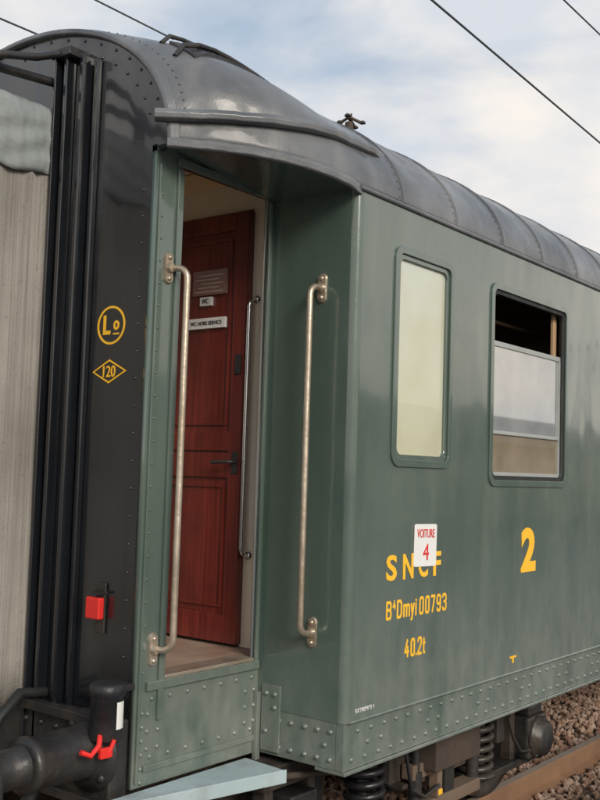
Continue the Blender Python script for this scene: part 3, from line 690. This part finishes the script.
for i in range(30):
    if sl is None:
        b=B(); b.box(-.13,.15,-.30,.13,2.75,-.172,bev=.012)
        for y in (CY-.7525,CY+.7525):
            for d in (-.1,.1): b.box(-.05,y+d-.03,-.175,.05,y+d+.03,-.145,bev=.006); b.rivet((0,y+d,-.145),(0,0,1),.018)
        sl=b.obj('railway_sleeper',SLEEP,label='weathered wooden sleeper half buried in ballast',cat='sleeper'); sl.location.x=-2; sl['group']='sleepers under the rails'; continue
    o=sl.copy(); COL.objects.link(o); o.location.x=-2+.6*i
bm=bmesh.new(); bmesh.ops.create_icosphere(bm,subdivisions=1,radius=1); iv=np.array([v.co[:] for v in bm.verts]); fi=np.array([[v.index for v in f.verts] for f in bm.faces]); bm.free()
NS=15000
cx=np.concatenate([rng.uniform(-2,14,NS//3),rng.uniform(1.5,9,NS-NS//3)]); cy=rng.uniform(-.40,3.1,NS)
keep=(np.abs(cy-(CY-.7525))>.09)&(np.abs(cy-(CY+.7525))>.09); cx=cx[keep];cy=cy[keep];n=len(cx)
sc=rng.uniform(.018,.036,n); V=iv[None]*sc[:,None,None]*rng.uniform(.65,1.2,(n,12,1))*rng.uniform(.7,1.2,(n,1,3))
V[:,:,0]+=cx[:,None]; V[:,:,1]+=cy[:,None]
zz=np.where(cy<-.1,-.17-.28*(-.1-cy),-.165)+rng.uniform(-.012,.02,n); V[:,:,2]+=zz[:,None]
F=(fi[None]+(np.arange(n)*12)[:,None,None]).reshape(-1,3)
me=bpy.data.meshes.new('ballast'); me.from_pydata(V.reshape(-1,3).tolist(),[],F.tolist()); me.materials.append(STONE)
o=reg(me,'ballast',label='rust stained brown track ballast stones',cat='ballast'); o['kind']='stuff'

# ------------------------------------------------------------------ overhead wires
def wire(p,q,r,lab='thin dark overhead line above the railway',ext=(6,8)):
    p=Vector(p);q=Vector(q);d=(q-p); a=p-d*ext[0]; c=q+d*ext[1]; m=30
    P=[a.lerp(c,k/m) for k in range(m+1)]
    o=B().tube(P,r,6).obj('overhead_wire',WIREM,label=lab,cat='overhead wire'); o['group']='overhead wires'
wire((3.26,1.45,5.9),(7.0,1.61,5.9),.010)
wire((6.0,1.50,7.0),(9.0,1.5,7.0),.009)
wire((2.9,5.05,6.73),(4.0,5.05,6.73),.009,ext=(25,-.3))
wire((1.2,5.05,6.12),(2.2,5.02,6.12),.009,ext=(25,0))

# ------------------------------------------------------------------ light
SUN=Vector((-.40,-.82,.46)).normalized()
el=math.asin(SUN.z); az=math.atan2(SUN.x,SUN.y)
w=bpy.data.worlds.new('World'); S.world=w; w.use_nodes=True; nt=w.node_tree; bg=nt.nodes['Background']
sky=N(nt,'ShaderNodeTexSky',sky_type='NISHITA'); sky.sun_disc=False; sky.sun_elevation=el; sky.sun_rotation=az; sky.air_density=1.2; sky.dust_density=1.5
tc=N(nt,'ShaderNodeTexCoord'); mp=N(nt,'ShaderNodeMapping'); mp.inputs['Scale'].default_value=(1,1,2.0); mp.inputs['Rotation'].default_value=(.2,.1,.4); mp.inputs['Location'].default_value=(.35,.1,.2)
nt.links.new(tc.outputs['Generated'],mp.inputs[0])
nz=N(nt,'ShaderNodeTexNoise'); nz.inputs['Scale'].default_value=3.0; nz.inputs['Detail'].default_value=8; nz.inputs['Roughness'].default_value=.52; nz.inputs['Distortion'].default_value=.5
nt.links.new(mp.outputs[0],nz.inputs['Vector'])
sx=N(nt,'ShaderNodeSeparateXYZ'); nt.links.new(tc.outputs['Generated'],sx.inputs[0])
mr=N(nt,'ShaderNodeMapRange'); mr.inputs[1].default_value=.15; mr.inputs[2].default_value=.50; mr.inputs[3].default_value=.20; mr.inputs[4].default_value=-.055; nt.links.new(sx.outputs[2],mr.inputs[0])
ad=N(nt,'ShaderNodeMath',operation='ADD'); nt.links.new(nz.outputs['Fac'],ad.inputs[0]); nt.links.new(mr.outputs[0],ad.inputs[1])
cm=ramp(nt,ad.outputs[0],.38,.62)
nz2=N(nt,'ShaderNodeTexNoise'); nz2.inputs['Scale'].default_value=4.5; nz2.inputs['Detail'].default_value=6; nt.links.new(mp.outputs[0],nz2.inputs['Vector'])
ad2=N(nt,'ShaderNodeMath',operation='ADD'); nt.links.new(nz2.outputs['Fac'],ad2.inputs[0]); nt.links.new(mr.outputs[0],ad2.inputs[1])
cc=mixrgb(nt,ramp(nt,ad2.outputs[0],.44,.72),(4.7,4.95,5.35),(7.3,6.6,5.8))
skyc=mixrgb(nt,.85,sky.outputs[0],(2.35,3.15,4.15))
fin=mixrgb(nt,cm,skyc,cc)
nt.links.new(fin,bg.inputs['Color']); bg.inputs['Strength'].default_value=.15
sd=bpy.data.lights.new('Sun','SUN'); sd.energy=2.7; sd.angle=math.radians(22); sd.color=(1,.92,.80)
so=bpy.data.objects.new('Sun',sd); COL.objects.link(so); so.rotation_euler=(-SUN).to_track_quat('-Z','Y').to_euler()

# ------------------------------------------------------------------ camera
cd=bpy.data.cameras.new('Camera'); cam=bpy.data.objects.new('Camera',cd); COL.objects.link(cam); S.camera=cam
cd.sensor_fit='VERTICAL'; cd.sensor_height=24; cd.lens=30; cd.clip_start=.05; cd.clip_end=3000
yaw=math.radians(38); p=math.atan(72/1000); a=math.radians(1.8)
F_=Vector((math.cos(yaw)*math.cos(p),math.sin(yaw)*math.cos(p),math.sin(p))); R0=Vector((math.sin(yaw),-math.cos(yaw),0)); U0=R0.cross(F_)
R=R0*math.cos(a)+U0*math.sin(a); U=U0*math.cos(a)-R0*math.sin(a)
M=Matrix((R,U,-F_)).transposed().to_4x4(); M.translation=(-3.64,-2.54,2.14); cam.matrix_world=M
